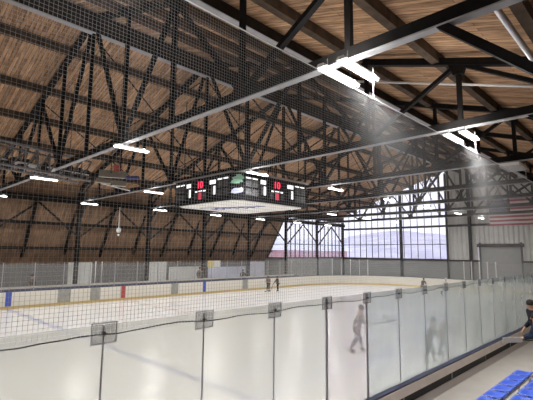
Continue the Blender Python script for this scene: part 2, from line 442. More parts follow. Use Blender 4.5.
# cross bracing rods between trusses
for k in range(1, 7):
    for y, nm in ((RY, 'ridge'), (RY - 6.4, 'near'), (RY + 6.4, 'far'), (RY - 12.8, 'eave')):
        if y == RY - 12.8 : continue
        x0, x1 = TX[k] + .08, (TX[k+1] - .08 if k < 7 else XW - .6)
        t = thing('cross_brace', 'thin crossed rods %s, between the %s and %s trusses' % ({'ridge': 'under the ridge', 'near': 'under the near slope', 'far': 'under the far slope'}[nm], ORD[k], ORD[k+1]), 'brace', ((x0+x1)/2, y, HB), 'crossed rods between the trusses')
        zt = chord(y) if y != RY else 12.85
        MB().bar((x0, y-.08, HB+.3), (x1, y-.08, zt), .045, .045).build('rod', BROWNSTEEL, t)
        MB().bar((x0, y+.08, zt), (x1, y+.08, HB+.3), .045, .045).build('rod', BROWNSTEEL, t)

# pipes
o = MB().tube([(14.2, 1.3, roof(1.3)-.6), (14.2, 9.2, roof(9.2)-.6)], .045).build('sprinkler_pipe', mat('white_pipe', (.7, .7, .7), .4), smooth=True)
tag(o, 'thin white pipe running up the near roof slope', 'pipe')
o = MB().tube([(8.0, 2.25, roof(2.25)-.42), (30, 2.25, roof(2.25)-.42)], .075).build('conduit_pipe', mat('silver_pipe', (.6, .6, .62), .3, .8), smooth=True)
tag(o, 'silver pipe slanting down at the top right beside the black knee brace', 'pipe')

# ---------------------------------------------------------------- ceiling lights
def light_proto():
    t = thing('ceiling_light', '', 'ceiling light', (0, 0, 0), 'strip lights under the trusses')
    h = MB(); h.prism([(-.63, -.11, .02), (-.63, .11, .02), (-.63, .06, .09), (-.63, -.06, .09)], (1.26, 0, 0)); h.build('housing', HOUSING, t)
    for s in (-1, 1):
        MB().tube([(-.61, s*.055, 0), (.61, s*.055, 0)], .026, 8).build('tube', LAMP, t, smooth=True)
    for s in (-1, 1):
        MB().tube([(s*.4, 0, .08), (s*.4, 0, .27)], .01, 6).build('hanger', STEEL, t)
    ld = bpy.data.lights.new('strip_glow', 'AREA'); ld.shape = 'RECTANGLE'; ld.size = 1.2; ld.size_y = .15
    ld.energy = LAMP_W; ld.color = (1.0, .975, .93); ld.spread = PI
    lo = bpy.data.objects.new('strip_glow', ld); COL.objects.link(lo); lo.parent = t; lo.location = (0, 0, -.045)
    for sx in (-1, 1):
        lu = bpy.data.lights.new('strip_uplight', 'AREA'); lu.shape = 'RECTANGLE'; lu.size = .34; lu.size_y = .28
        lu.energy = LAMP_W * .095; lu.color = (1.0, .975, .93); lu.spread = PI
        lo = bpy.data.objects.new('strip_uplight', lu); COL.objects.link(lo); lo.parent = t; lo.location = (sx*.52, 0, .11); lo.rotation_euler = (PI, sx*-.75, 0)
    return t
proto = light_proto(); first = True
rown = {4.3: 'near row', 13.15: 'second row', 22.1: 'third row', 31.4: 'far row'}
for k in range(0, 8):
    for y in (4.3, 13.15, 22.1, 31.4):
        if y == 4.3 and k not in (0, 1, 2): continue
        spots = [y - .22, y + .24] if y == 4.3 else [y]
        for q, yy in enumerate(spots):
            z = HB - .27
            lab = 'lit strip light, %s, under the %s truss from the camera' % (rown[y], ORD[k-1]) if k else 'lit strip light, %s, under the truss above the camera' % rown[y]
            if y == 4.3: lab = ('left' if q else 'right') + ' twin ' + lab
            if first:
                proto.location = (TX[k], yy, z); proto['label'] = lab; first = False
            else:
                copy_thing(proto, Vector((TX[k], yy, z)) - proto.location, lab)
# unlit fixture
t = thing('ceiling_light', 'unlit louvred strip light under the third truss, near the right edge', 'ceiling light', (TX[3], 4.4, HB-.27))
MB().box((TX[3]-.62, 4.05, HB-.25), (TX[3]+.62, 4.75, HB-.13)).build('housing', HOUSING, t)
lv = MB()
for i in range(9): lv.box((TX[3]-.6+i*.14, 4.08, HB-.31), (TX[3]-.55+i*.14, 4.72, HB-.25))
lv.build('louvre', ALU, t)
MB().tube([(TX[3], 4.4, HB-.13), (TX[3], 4.4, HB)], .012, 6).build('hanger', ALU, t)

# ---------------------------------------------------------------- rink
def outline(off=0, n=14):
    x0, x1, y0, y1, R = XE0 - off, XE1 + off, NY - off, FY + off, 8.5 + off
    pts = []
    for cx, cy, a0 in ((x1-R, y0+R, -90), (x1-R, y1-R, 0), (x0+R, y1-R, 90), (x0+R, y0+R, 180)):
        for i in range(n+1):
            a = math.radians(a0 + 90*i/n); pts.append((cx + R*math.cos(a), cy + R*math.sin(a)))
    return pts
def ring(o0, o1, z0, z1):
    a, b = outline(o0), outline(o1); n = len(a); mb = MB()
    vs = [(x,y,z0) for x,y in a] + [(x,y,z0) for x,y in b] + [(x,y,z1) for x,y in a] + [(x,y,z1) for x,y in b]
    fs = []
    for i in range(n):
        j = (i+1) % n
        fs += [(i, j, n+j, n+i), (2*n+i, 3*n+i, 3*n+j, 2*n+j), (i, 2*n+i, 2*n+j, j), (n+i, n+j, 3*n+j, 3*n+i)]
    return mb.add(vs, fs)
ic = MB(); oo = outline(-.01); ic.prism([(x, y, -.015) for x, y in oo], (0, 0, .015))
ice = ic.build('ice_sheet', ICE); tag(ice, 'pale white ice surface of the hockey rink', 'ice'); struct(ice)
for x, mm, nm, w in ((XC-7.62, BLUELINE, 'blue_line', .3), (XC+7.62, BLUELINE, 'blue_line', .3), (XC, REDLINE, 'centre_line', .3), (XE1-4, REDLINE, 'goal_line', .05)):
    ins = 0 if w > .1 else 1.6
    MB().box((x-w/2, NY+.02+ins, .001), (x+w/2, FY-.02-ins, .004)).build(nm, mm, ice)
def circle(cx, cy, r, w, mm, nm):
    mb = MB(); n = 48; vs = []
    for i in range(n):
        t = 2*PI*i/n
        for rr in (r, r+w): vs.append((cx+rr*math.cos(t), cy+rr*math.sin(t), .004))
    mb.add(vs, [(2*i, 2*i+1, (2*i+3)%(2*n), (2*i+2)%(2*n)) for i in range(n)]); return mb.build(nm, mm, ice)
circle(XC, RY, 4.5, .06, BLUELINE, 'centre_circle')
for yy in (RY-6.7, RY+6.7): circle(XE1-10, yy, 4.5, .05, REDLINE, 'faceoff_circle')

bd = thing('rink_boards', 'white dasher boards with navy cap and yellow kickplate around the ice', 'rink boards', (XC, NY, 0))
ring(.0, .09, .17, 1.05).build('board_panels', BOARD, bd)
ring(-.015, .09, .0, .17).build('kickplate', YELLOW, bd)['label'] = 'yellow kickplate'
ring(-.02, .10, 1.05, 1.09).build('cap_rail', NAVY, bd)['label'] = 'navy cap rail'
for x, mm in ((XC-7.62, BLUEMARK), (XC+7.62, BLUEMARK), (XC, REDMARK)):
    MB().box((x-.17, FY-.012, .0), (x+.17, FY, 1.05)).build('line_mark', mm, bd)
for x0, x1 in ((10.5, 11.35), (12.7, 13.4), (19.4, 20.1), (27.4, 28.1)):
    MB().box((x0, FY-.012, .17), (x1, FY, 1.03)).build('gate', GATE, bd)['label'] = 'grey gate in the white boards'
# the near boards seen from outside
nb = thing('board_ledge', 'beige ledge over a black gap along the walkway side of the near boards', 'ledge', (0, 4.0, .58))
MB().prism([(-8, 3.985, .90), (-8, 4.055, .90), (-8, 4.055, 1.05), (-8, 4.035, 1.05)], (45, 0, 0)).build('ledge', BEIGE, nb)
MB().box((-8, 4.0, .745), (37, 4.055, .90)).build('gap', BLACK, nb)['label'] = 'black gap'
MB().prism([(-8, 3.965, .58), (-8, 4.055, .58), (-8, 4.055, .745), (-8, 3.99, .745)], (45, 0, 0)).build('skirting', mat('grey_skirting', (.62, .59, .57), .6), nb)['label'] = 'grey skirting'
for i in range(12): MB().box((3 + i*2.46, 3.985, .745), (3.04 + i*2.46, 4.0, .90)).build('bracket', GREYP, nb)
o = MB().box((-8, 30.16, 1.03), (36, 30.30, 1.2)).build('bench_shelf', mat('slate_blue_shelf', (.10, .11, .20), .6)); tag(o, 'navy shelf along the back of the far boards', 'shelf')
o = MB().box((-8, 30.9, 1.15), (36, 31.2, 1.26)).build('bench_rail', BOARD); tag(o, 'cream rail behind the navy shelf on the far side', 'rail')
MB().box((-8, 31.0, -.02), (36, 31.1, 1.15)).build('support', LOWALL, o)

# near glass panes
S0, SX, ZT = 1.91, 1.246, 2.945
G_A = glass_mat('frosted_pane_warm', .28, (.95, 1.0, .90), lo=.2, hi=.85, scale=1.0)
G_B = glass_mat('frosted_pane_blue', .31, (.85, .99, 1.0), lo=.3, hi=.75, scale=1.6, gloss=.5, vary=.12)
G_C = glass_mat('clearer_pane', .31, (.86, .82, .83), lo=.2, hi=.85, scale=.8)
i0, i1 = -4, 27
gw = thing('glass_partition', 'scuffed glass partition with square clips on top of the near boards', 'glass partition', (0, NY, 1.09))
for i in range(i0, i1):
    xa, xb = S0 + i*SX + .008, S0 + (i+1)*SX - .008
    M = G_C if i == 3 else (G_A if i < 3 else G_B)
    o = MB().box((xa, NY-.006, 1.09), (xb, NY+.006, ZT)).build('glass_pane', M, gw, origin=(xa, NY, 1.09))
    if i == 3: o['label'] = 'clearer pinkish pane'
SMOKE = glass_mat('smoked_clip', .33, (.50, .50, .52), gloss=.2, lo=.1, hi=.9)
for i in range(i0, i1+1):
    x = S0 + i*SX
    w = .022 if i in (3, 4) else .006
    po = MB().box((x-w, NY-.012, 1.09), (x+w, NY+.012, ZT-.005)).build('joint_post', MULL, gw)
    MB().box((x-.125, NY-.022, 2.77), (x+.125, NY-.014, 2.965)).build('clip_plate', SMOKE, po)
    fr = MB(); fr.v = []
    c0, c1, e0, e1 = .125, .132, 2.763, 2.972
    n0 = [(x-c1, e0), (x+c1, e0), (x+c1, e1), (x-c1, e1)]; n1 = [(x-c0, e0+.007), (x+c0, e0+.007), (x+c0, e1-.007), (x-c0, e1-.007)]
    vs = [(p, NY-.024, q) for p, q in n0+n1] + [(p, NY-.012, q) for p, q in n0+n1]; fs = []
    for q in range(4):
        r2 = (q+1) % 4
        fs += [(q, r2, 4+r2, 4+q), (8+q, 12+q, 12+r2, 8+r2), (q, 8+q, 8+r2, r2), (4+q, 4+r2, 12+r2, 12+q)]
    fr.add(vs, fs).build('clip_rim', MULL, po)
    MB().tube([(x, NY-.045, 2.865), (x, NY+.03, 2.865)], .016, 10).build('knob', BLACK, po)
# rope and netting
rp = []; x = -3.0
while x < 36:
    rp.append((x, NY-.05, 2.862 + .022*math.sin(x*4.1) * math.sin(x*1.7) + random.uniform(-.004, .004))); x += .18
o = MB().tube(rp, .0065, 6).build('net_rope', ROPE, smooth=True); tag(o, 'black rope lacing the net to the top of the glass', 'rope')
NZ1 = 6.80; NYN = NY - .055
net = thing('safety_netting', 'square-mesh safety net hanging above the near glass', 'net', (0, NYN, 2.86))
mb = MB(); cell = .042; r = .0010
x = -3.0
while x < 36:
    mb.box((x-r, NYN-r, 2.86), (x+r, NYN+r, NZ1)); x += cell
z = 2.86
while z < NZ1:
    mb.box((-3, NYN-r, z-r), (36, NYN+r, z+r)); z += cell
nm = mb.build('mesh', TWINE, net)
MB().tube([(-3, NYN, NZ1), (36, NYN, NZ1)], .010, 6).build('top_cable', WPOST, net, smooth=True)['label'] = 'pale top cable'
for k in range(0, 6):
    for dx in (.55,):
        MB().tube([(TX[k]+dx, NYN, NZ1), (TX[k]+dx, NYN, HB)], .008, 6).build('hanger', CABLE, net)

# far and end glass
G_F = glass_mat('far_glass', .10, (.62, .63, .63), gloss=.3, scale=.7)
fg_ = thing('glass_partition', 'clear glass partition with thin posts along the far boards', 'glass partition', (15, FY+.04, 1.09))
x = -2.0
while x < XE1 - 8.5:
    xb = min(x + 1.83, XE1 - 8.5)
    MB().box((x+.01, FY+.03, 1.09), (xb-.01, FY+.042, 2.85)).build('glass_pane', G_F, fg_, origin=(x, FY, 1.09))
    MB().box((xb-.02, FY+.02, 1.09), (xb+.02, FY+.07, 2.88)).build('glass_post', MULL, fg_)
    x = xb
oo = outline(.035)
eg = thing('glass_partition', 'curved glass partition around the goal end below the windows and roller door', 'glass partition', (XE1, RY, 1.09))
for pts_ in (oo[15:30], oo[0:15]):
    for i in range(0, 14, 2):
        q = pts_[i:i+3]; mb = MB()
        mb.v = [(a, b, z) for a, b in q for z in (1.09, 2.85)]
        cxy = [(a + (-.012 if a > XC else .012), b) for a, b in q]
        mb.v += [(a, b, z) for a, b in cxy for z in (1.09, 2.85)]
        for f_ in ((0, 2, 3, 1), (2, 4, 5, 3), (6, 7, 9, 8), (8, 9, 11, 10), (0, 1, 7, 6), (4, 10, 11, 5), (1, 3, 9, 7), (3, 5, 11, 9), (0, 6, 8, 2), (2, 8, 10, 4)):
            mb.f.append(f_); mb.mi.append(0)
        mb.build('glass_pane', G_F, eg)
ys = [FY-8.5 - i*(FY-NY-17)/5 for i in range(6)]
for a, b in zip(ys, ys[1:]):
    MB().box((XE1+.03, b+.01, 1.09), (XE1+.042, a-.01, 2.85)).build('glass_pane', G_F, eg, origin=(XE1, b, 1.09))
for x, y in [(44.0, 26.2), (43.6, 27.1), (42.9, 27.9), (42.0, 28.6), (41.0, 29.2)]:
    MB().box((x+.1, y+.04, 1.09), (x+.17, y+.10, 3.0)).build('white_post', WPOST, eg)
for y in (15.86, 15.12, 14.34, 13.59, 12.81):
    MB().box((XE1+.1, y-.045, .9), (XE1+.17, y+.045, 2.95)).build('white_post', WPOST, eg)

o = MB().box((-8, 31.35, -.02), (36, 32.2, .35)).build('bench_platform', CONC); tag(o, 'long raised platform behind the far boards', 'platform')
# panels, doors and poster on the low far wall
PALE = mat('pale_panel', (.62, .63, .62), .5, 0, .05, 2); LAV = mat('pale_lavender_panel', (.55, .58, .72), .4, 0, .1, 1)
for x0, x1, z0, z1, M, nm in ((13.3, 15.3, .2, 2.72, PALE, 'pale panel standing behind the far boards at the left'), (20.6, 22.7, .8, 2.68, PALE, 'pale panel standing behind the far boards left of the scoreboard'),
                              (23.0, 27.4, 1.0, 2.2, PALE, 'low pale board standing left of the poster on the far side'), (27.9, 33.4, .6, 2.1, LAV, 'wide lavender board standing under the poster on the far side'),
                              (33.9, 36.6, .4, 2.6, LAV, 'lavender panel standing right of the wide lavender board')):
    o = MB().box((x0*.97, 35.05, .0), (x1*.97, 35.12, z1)).build('standing_panel', M); tag(o, nm, 'panel')
t = thing('poster', 'bright yellow and white poster above the lavender board on the far side', 'poster', (27.8, 35.1, 2.1))
MB().box((27.0, 35.05, 2.1), (27.8, 35.12, 2.75)).build('yellow_half', mat('yellow_print', (.75, .62, .25), .5), t)['label'] = 'yellow half'
MB().box((27.8, 35.05, 2.1), (28.7, 35.12, 2.75)).build('white_half', WPOST, t)['label'] = 'white half'
for i, (x, y) in enumerate(((15.1, 35.0), (15.65, 35.0))):
    o = MB().tube([(x, y, -.02), (x, y, 2.8)], .045).build('white_pipe', WPOST, smooth=True); tag(o, '%s of two white upright pipes at the far wall' % ('left' if i == 0 else 'right'), 'pipe')

# ---------------------------------------------------------------- scoreboard
SX0, SX1, SY0, SY1, SZ0, SZ1, CH = 12.5, 18.0, 14.2, 19.75, 6.15, 7.42, .45
SBK = mat('scoreboard_black', (.010, .010, .012), .85, spec=.1); GRC = mat('unlit_grey_digits', (.085, .085, .09), .8, spec=.1); WHP = mat('white_plate', (.8, .8, .8), .5, emit=(1, 1, 1), estr=.8)
RED = mat('lit_red_digits', (.5, .02, .04), .5, emit=(1, .03, .09), estr=1.6); DRED = mat('dim_red_digits', (.3, .05, .08), .5, emit=(1, .05, .12), estr=.35)
GREEN = mat('green_logo', (.22, .42, .30), .5); PLOGO = mat('pale_blue_logo', (.34, .36, .50), .7)
sb = thing('scoreboard', 'large black four-sided scoreboard hanging over the middle of the ice', 'scoreboard', ((SX0+SX1)/2, (SY0+SY1)/2, SZ0))
plan = [(SX0+CH, SY0), (SX1-CH, SY0), (SX1, SY0+CH), (SX1, SY1-CH), (SX1-CH, SY1), (SX0+CH, SY1), (SX0, SY1-CH), (SX0, SY0+CH)]
MB().prism([(x, y, SZ0) for x, y in plan], (0, 0, SZ1-SZ0)).build('cabinet', SBK, sb)
cx, cy = (SX0+SX1)/2, (SY0+SY1)/2
bp = MB().prism([(cx+(x-cx)*.93, cy+(y-cy)*.93, SZ0-.03) for x, y in plan], (0, 0, .035)).build('underside_panel', mat('white_underside', (.95, .94, .90), .5), sb); bp['label'] = 'white underside panel with blue script'
def hang_text(txt, size, frame, M, parent, name, ext=.01):
    """frame: origin, right, up"""
    c = bpy.data.curves.new(name, 'FONT'); c.body = txt; c.size = size; c.extrude = ext; c.align_x = 'CENTER'; c.align_y = 'CENTER'
    tmp = bpy.data.objects.new(name, c); COL.objects.link(tmp)
    dg = bpy.context.evaluated_depsgraph_get(); me = bpy.data.meshes.new_from_object(tmp.evaluated_get(dg))
    bpy.data.objects.remove(tmp); me.materials.clear(); me.materials.append(M)
    o0, r, u = [Vector(a) for a in frame]; nrm = r.cross(u)
    me.transform(Matrix(((r.x, u.x, nrm.x, 0), (r.y, u.y, nrm.y, 0), (r.z, u.z, nrm.z, 0), (0, 0, 0, 1))))
    o = bpy.data.objects.new(name, me); COL.objects.link(o); o.parent = parent; o.location = o0 - parent_world(parent)
    return o
def face(o0, r, nrm, L, score):
    """o0 = bottom left corner seen from outside, r = unit vector to the right, nrm = outward"""
    o0 = Vector(o0); r = Vector(r); nrm = Vector(nrm); H = SZ1 - SZ0
    def rect(u0, u1, v0, v1, M, name, t=.02, lab=None):
        p = [o0 + r*(u*L) + Vector((0, 0, v*H)) for u, v in ((u0, v0), (u1, v0), (u1, v1), (u0, v1))]
        o = MB().prism(p, nrm*t).build(name, M, sb)
        if lab: o['label'] = lab
        return o
    for base in (.02, .80):       # penalty blocks
        for a in (0, .095):
            rect(base+a, base+a+.075, .80, .86, WHP, 'caption_strip', .015)
            for v in (.5, .18): rect(base+a, base+a+.083, v, v+.25, GRC, 'penalty_digits')
    rect(.235, .315, .68, .84, WHP, 'team_plate'); rect(.665, .765, .68, .84, WHP, 'team_plate')
    rect(.245, .28, .28, .58, GRC, 'score_digit'); rect(.69, .73, .28, .58, GRC, 'score_digit')
    fr = lambda u, v: (o0 + r*(u*L) + Vector((0, 0, v*H)) + nrm*.012, r, (0, 0, 1))
    rect(.285, .315, .26, .60, WHP, 'lit_score_digit'); rect(.73, .762, .26, .60, WHP, 'lit_score_digit')
    hang_text('10', .50, fr(.49, .72), RED, sb, 'clock_digits', .012)
    rect(.40, .44, .44, .5, WHP, 'caption_strip', .015); rect(.46, .53, .46, .5, WHP, 'caption_strip', .015); rect(.55, .59, .44, .5, WHP, 'caption_strip', .015)
    rect(.385, .43, .16, .38, GRC, 'shot_digits'); rect(.555, .60, .16, .38, GRC, 'shot_digits')
    rect(.465, .52, .14, .42, DRED, 'period_digit')
Ls = SX1 - SX0 - 2*CH
face((SX0, SY1-CH, SZ0), (0, -1, 0), (-1, 0, 0), Ls, 1)
face((SX0+CH, SY0, SZ0), (1, 0, 0), (0, -1, 0), Ls, 0)
# logos on the chamfered corner
cn = Vector((-1, -1, 0)).normalized(); crr = Vector((1, -1, 0)).normalized(); cc = Vector((SX0+CH/2, SY0+CH/2, 0))
def decal(pts, z, M, name):
    P = [cc + crr*a + Vector((0, 0, z+b)) for a, b in pts]
    return MB().prism(P, cn*.025).build(name, M, sb)
decal([(-.36, -.18), (-.2, .0), (-.28, .08), (-.05, .16), (-.1, .24), (.16, .24), (.34, .06), (.22, 0), (.26, -.12), (.1, -.14), (.12, -.2), (-.12, -.2)], SZ1-.32, GREEN, 'green_logo')
decal([(-.3, -.12), (-.27, .03), (-.1, .12), (.05, .1), (.2, .15), (.29, .05), (.24, -.08), (.05, -.12), (-.12, -.17)], SZ0+.42, PLOGO, 'pale_blue_logo')
# blue script on the underside
sc_m = mat('blue_script', (.12, .14, .40), .5)
scr = MB(); base = Vector((cx-.6, cy+1.0, SZ0-.034)); dirr = Vector((.35, -.94, 0)).normalized(); dirr2 = Vector((.94, .35, 0))
P = []
for i in range(90):
    t = i / 89; P.append(base + dirr*(t*3.0 - .6) + dirr2*(.33*math.sin(t*38)*(1-.5*t) + .12*math.sin(t*11)))
scr.tube(P, .035, 6)
scr.tube([base + dirr*(t*.42-1.0) + dirr2*(-.55+.04*t) for t in range(10)], .03, 6)
scr.build('script_lettering', sc_m, sb)
for x, y in ((SX0+.5, SY0+.5), (SX1-.5, SY0+.5), (SX1-.5, SY1-.5), (SX0+.5, SY1-.5)):
    MB().tube([(x, y, SZ1), (x, y, 12.2)], .02, 6).build('suspension_cable', STEEL, sb)
t = MB(); t.box((SX0-.1, SY0+.3, SZ1), (SX0+.05, SY1-.3, SZ1+.07)); t.box((SX0+.3, SY0-.1, SZ1), (SX1-.3, SY0+.05, SZ1+.07)); t.build('top_rail', ALU, sb)

# ---------------------------------------------------------------- flag
WHITEF = mat('flag_white', (.85, .78, .78), .8); REDF = mat('flag_red', (.42, .04, .07), .8); BLUEF = mat('flag_blue', (.02, .025, .10), .8)
fy0, fz1, fw, fh = 14.05, 9.5, 5.1, 2.72
fg = thing('national_flag', 'large stars and stripes flag on the white end wall above the roller door', 'flag', (XW-.2, fy0, fz1-fh))
FX = XW - .32
def strip(y0, y1, z0, z1, off=0):
    n = 26; mb = MB(); vs = []
    for i in range(n+1):
        y = y0 + (y1-y0)*i/n; w = .03*math.sin((fy0-y)*2.3) - off
        vs += [(FX+w, y, z0), (FX+w, y, z1)]
    mb.add(vs, [(2*i, 2*i+2, 2*i+3, 2*i+1) for i in range(n)])
    vs2 = [(x+.012, y, z) for x, y, z in vs]
    mb.add(vs2, [(2*i, 2*i+1, 2*i+3, 2*i+2) for i in range(n)])
    return mb
for i in range(13):
    z1 = fz1 - i*fh/13
    strip(fy0, fy0-fw, z1-fh/13, z1).build('stripe', REDF if i % 2 == 0 else WHITEF, fg)
strip(fy0, fy0-fw*.4, fz1-fh*7/13, fz1, .015).build('canton', BLUEF, fg)
for row in range(9):
    cnt = 6 if row % 2 == 0 else 5
    for i in range(cnt):
        y = fy0 - fw*.4*((i*2+1+(0 if cnt == 6 else 1))/12); z = fz1 - fh*7/13*(row+1)/10
        w = .03*math.sin((fy0-y)*2.3) - .02
        st = MB(); pp = []
        for q in range(10):
            a = PI/2 + q*PI/5; rr = .075 if q % 2 == 0 else .032
            pp.append((FX+w-.004, y+rr*math.cos(a), z+rr*math.sin(a)))
        st.prism(pp, (.006, 0, 0)).build('star', WHITEF, fg)

# ---------------------------------------------------------------- rig and panels high on the left
rg = thing('lattice_rig', 'long grey pipe lattice hanging under the trusses at the left edge', 'rig', (5, 20.5, 7.2))
A0, A1 = Vector((-.5, 18.2, 0)), Vector((8.3, 21.25, 0)); dv = (A1-A0).normalized(); sv = Vector((-dv.y, dv.x, 0))
GP = mat('galvanised_pipe', (.17, .17, .18), .6, .1, .15, 5)
ch = MB()
for s, z in ((-.45, 7.18), (.45, 7.18), (-.45, 8.15), (.45, 8.15)): ch.tube([A0+sv*s+Vector((0, 0, z)), A1+sv*s+Vector((0, 0, z))], .06, 8)
ch.build('rail_pipes', GP, rg, smooth=True)
lt = MB(); L = (A1-A0).length; nb_ = 16
for i in range(nb_):
    a = A0 + dv*(L*i/nb_); b = A0 + dv*(L*(i+1)/nb_)
    for s in (-.45, .45):
        lt.tube([a+sv*s+Vector((0,0,7.18)), b+sv*s+Vector((0,0,8.15))], .034, 5); lt.tube([a+sv*s+Vector((0,0,7.18)), a+sv*s+Vector((0,0,8.15))], .034, 5)
    lt.tube([a-sv*.45+Vector((0,0,7.18)), b+sv*.45+Vector((0,0,7.18))], .02, 5)
lt.build('lattice', GP, rg)
for i in range(26):
    dk = MB(); a = A0 + dv*(L*(i+.3)/26) + sv*random.uniform(-.3, .3); h = random.uniform(.12, .6)
    dk.bar(a+Vector((0,0,7.25)), a+dv*random.uniform(.2,.45)+Vector((0,0,7.25+h)), .2, .22)
    dk.build('motor_box', BLACK, rg)
cv = MB()
for s in (-.32, -.1, .12, .34): cv.tube([A0+sv*s+Vector((0,0,7.5+.1*s)), A0+dv*L*.5+sv*(s*.9)+Vector((0,0,7.42)), A1+sv*s+Vector((0,0,7.5))], .03, 6)
cv.build('cable_bundle', CABLE, rg, smooth=True)
for q in (.9,):
    a = A0+dv*L*q
    MB().tube([a+Vector((0,0,8.1)), Vector((a.x, a.y, 12.3))], .02, 6).build('hanger', STEEL, rg)
pn = thing('hanging_panels', 'cluster of pale flat panels with a blue and a red one beside the lattice rig', 'panel', (9.8, 20.6, 7.2))
def slab(p, u, v, t, M, nm, lab=None):
    p, u, v = Vector(p), Vector(u), Vector(v); n_ = u.cross(v).normalized()*t
    o = MB().prism([p, p+u, p+u+v, p+v], n_).build(nm, M, pn)
    if lab: o['label'] = lab
PG = mat('pale_green_grey_panel', (.42, .43, .38), .6); BL = mat('blue_panel', (.06, .09, .42), .5); RD = mat('red_panel', (.42, .08, .07), .6)
slab((8.75, 20.6, 7.4), (1.3, -.3, .05), (.15, .3, .42), .06, PG, 'pale_panel')
slab((8.5, 20.3, 7.05), (.75, -.1, .0), (.1, .2, .22), .06, PG, 'pale_panel'); slab((9.25, 20.1, 6.95), (.7, -.1, .02), (.1, .2, .3), .06, PG, 'pale_panel')
slab((10.1, 20.3, 7.42), (.8, .1, .12), (.1, .3, .2), .06, BL, 'blue_panel', 'blue panel')
slab((9.5, 20.5, 7.78), (.3, 0, 0), (.0, .05, .36), .1, RD, 'red_tag', 'small red piece on top')
MB().tube([(8.8, 20.3, 7.05), (11.0, 21.6, 7.05)], .035, 6).build('carrying_rail', CABLE, pn)
MB().tube([(9.4, 20.6, 7.6), (9.4, 20.6, 12.2)], .02, 6).build('hanger', STEEL, pn)
# hanging dome
dm = thing('dome_camera', 'white dome hanging on a rod in front of the far timber wing', 'camera', (15.8, 32.6, 5.2))
MB().tube([(15.8, 32.6, 5.55), (15.8, 32.6, 7.3)], .035, 8).build('rod', WPOST, dm)
MB().lathe([(.02, .40), (.16, .36), (.2, .22), (.19, .1), (.12, .0), (.03, -.03)], (15.8, 32.6, 5.2), 14).build('dome', WPOST, dm, smooth=True)
MB().lathe([(.02, .1), (.08, .06), (.08, -.02), (.02, -.08)], (15.8, 32.6, 4.98), 10).build('microphone', WPOST, dm, smooth=True)

# ---------------------------------------------------------------- bleachers and seats
bl = thing('bleacher', 'aluminium bleacher frame carrying the blue seats', 'bleacher', (8, 2, .58))
tread = MB(); riser = MB(); legs = MB()
for rrow in range(5):
    y1 = 2.84 - .71*rrow; zt = .58 + .30*rrow
    if rrow: tread.box((-3, y1-.71, zt-.04), (11.35, y1+.28, zt)); riser.box((-3, y1+.25, zt-.28), (11.35, y1+.28, zt-.04))
tread.build('treads', ALU, bl); riser.build('risers', GREYP, bl)
for rrow in range(2):
    y1 = 2.84 - .71*rrow; zs = .98 + .30*rrow
    for dy in (-.06, -.29):
        MB().box((-3, y1+dy-.02, zs-.05), (11.3, y1+dy+.02, zs-.01)).build('seat_beam', ALU, bl)
    for i in range(8):
        x = -2.6 + i*1.96
        for dy in (-.06, -.29): legs.box((x-.02, y1+dy-.02, .58+.3*rrow if dy > -.1 or rrow == 0 else .58+.3*rrow), (x+.02, y1+dy+.02, zs-.05))
legs.build('seat_legs', ALU, bl)
def seat_proto():
    t = thing('stadium_seat', '', 'seat', (0, 0, 0), 'blue bleacher seats')
    # shallow moulded shell: grid with dished middle and rolled edge
    n = 8; vs = []; W_, D_ = .212, .17
    for a in range(n+1):
        for b in range(n+1):
            u, v = a/n*2-1, b/n*2-1
            e = max(abs(u), abs(v))
            z = .04*(e**4) - .015*(1-e*e) - (.03 if e == 1 else 0) + (.018*(v < -.6))
            vs.append((u*W_, v*D_, z))
    fs = [(a*(n+1)+b, (a+1)*(n+1)+b, (a+1)*(n+1)+b+1, a*(n+1)+b+1) for a in range(n) for b in range(n)]
    o = MB().add(vs, fs).build('seat_shell', BLUESEAT, t, smooth=True)
    md = o.modifiers.new('thick', 'SOLIDIFY'); md.thickness = .012
    MB().box((-.15, -.03, -.052), (.15, .03, -.032)).build('mounting', BLACK, t)
    return t
sp = seat_proto(); fst = True
for rrow in range(2):
    for i in range(12):
        x = 11.03 - i*.5; y = 2.66 - .71*rrow; z = 1.022 + .3*rrow
        lab = 'blue plastic seat, %s from the far end of the %s row' % (ORD[i], 'front' if rrow == 0 else 'second')
        if fst: sp.location = (x, y, z); sp['label'] = lab; fst = False
        else: copy_thing(sp, Vector((x, y, z)) - sp.location, lab)

# ---------------------------------------------------------------- people
def skin_mesh(name, nodes, edges, M, parent, sub=2, root=0):
    """nodes: list of (pos, rx, ry)"""
    me = bpy.data.meshes.new(name); me.from_pydata([tuple(n[0]) for n in nodes], edges, []); me.update()
    o = bpy.data.objects.new(name, me); COL.objects.link(o)
    md = o.modifiers.new('s', 'SKIN'); sv_ = me.skin_vertices[0].data
    for i, n in enumerate(nodes): sv_[i].radius = (n[1], n[2]); sv_[i].use_root = (i == root)
    md.use_smooth_shade = True
    ms = o.modifiers.new('d', 'SUBSURF'); ms.levels = sub; ms.render_levels = sub
    dg = bpy.context.evaluated_depsgraph_get(); res = bpy.data.meshes.new_from_object(o.evaluated_get(dg))
    bpy.data.objects.remove(o)
    for p in res.polygons: p.use_smooth = True
    res.materials.clear(); res.materials.append(M); res.name = name
    r_ = bpy.data.objects.new(name, res); COL.objects.link(r_); r_.parent = parent
    return r_
SKIN = mat('skin', (.50, .30, .20), .6)
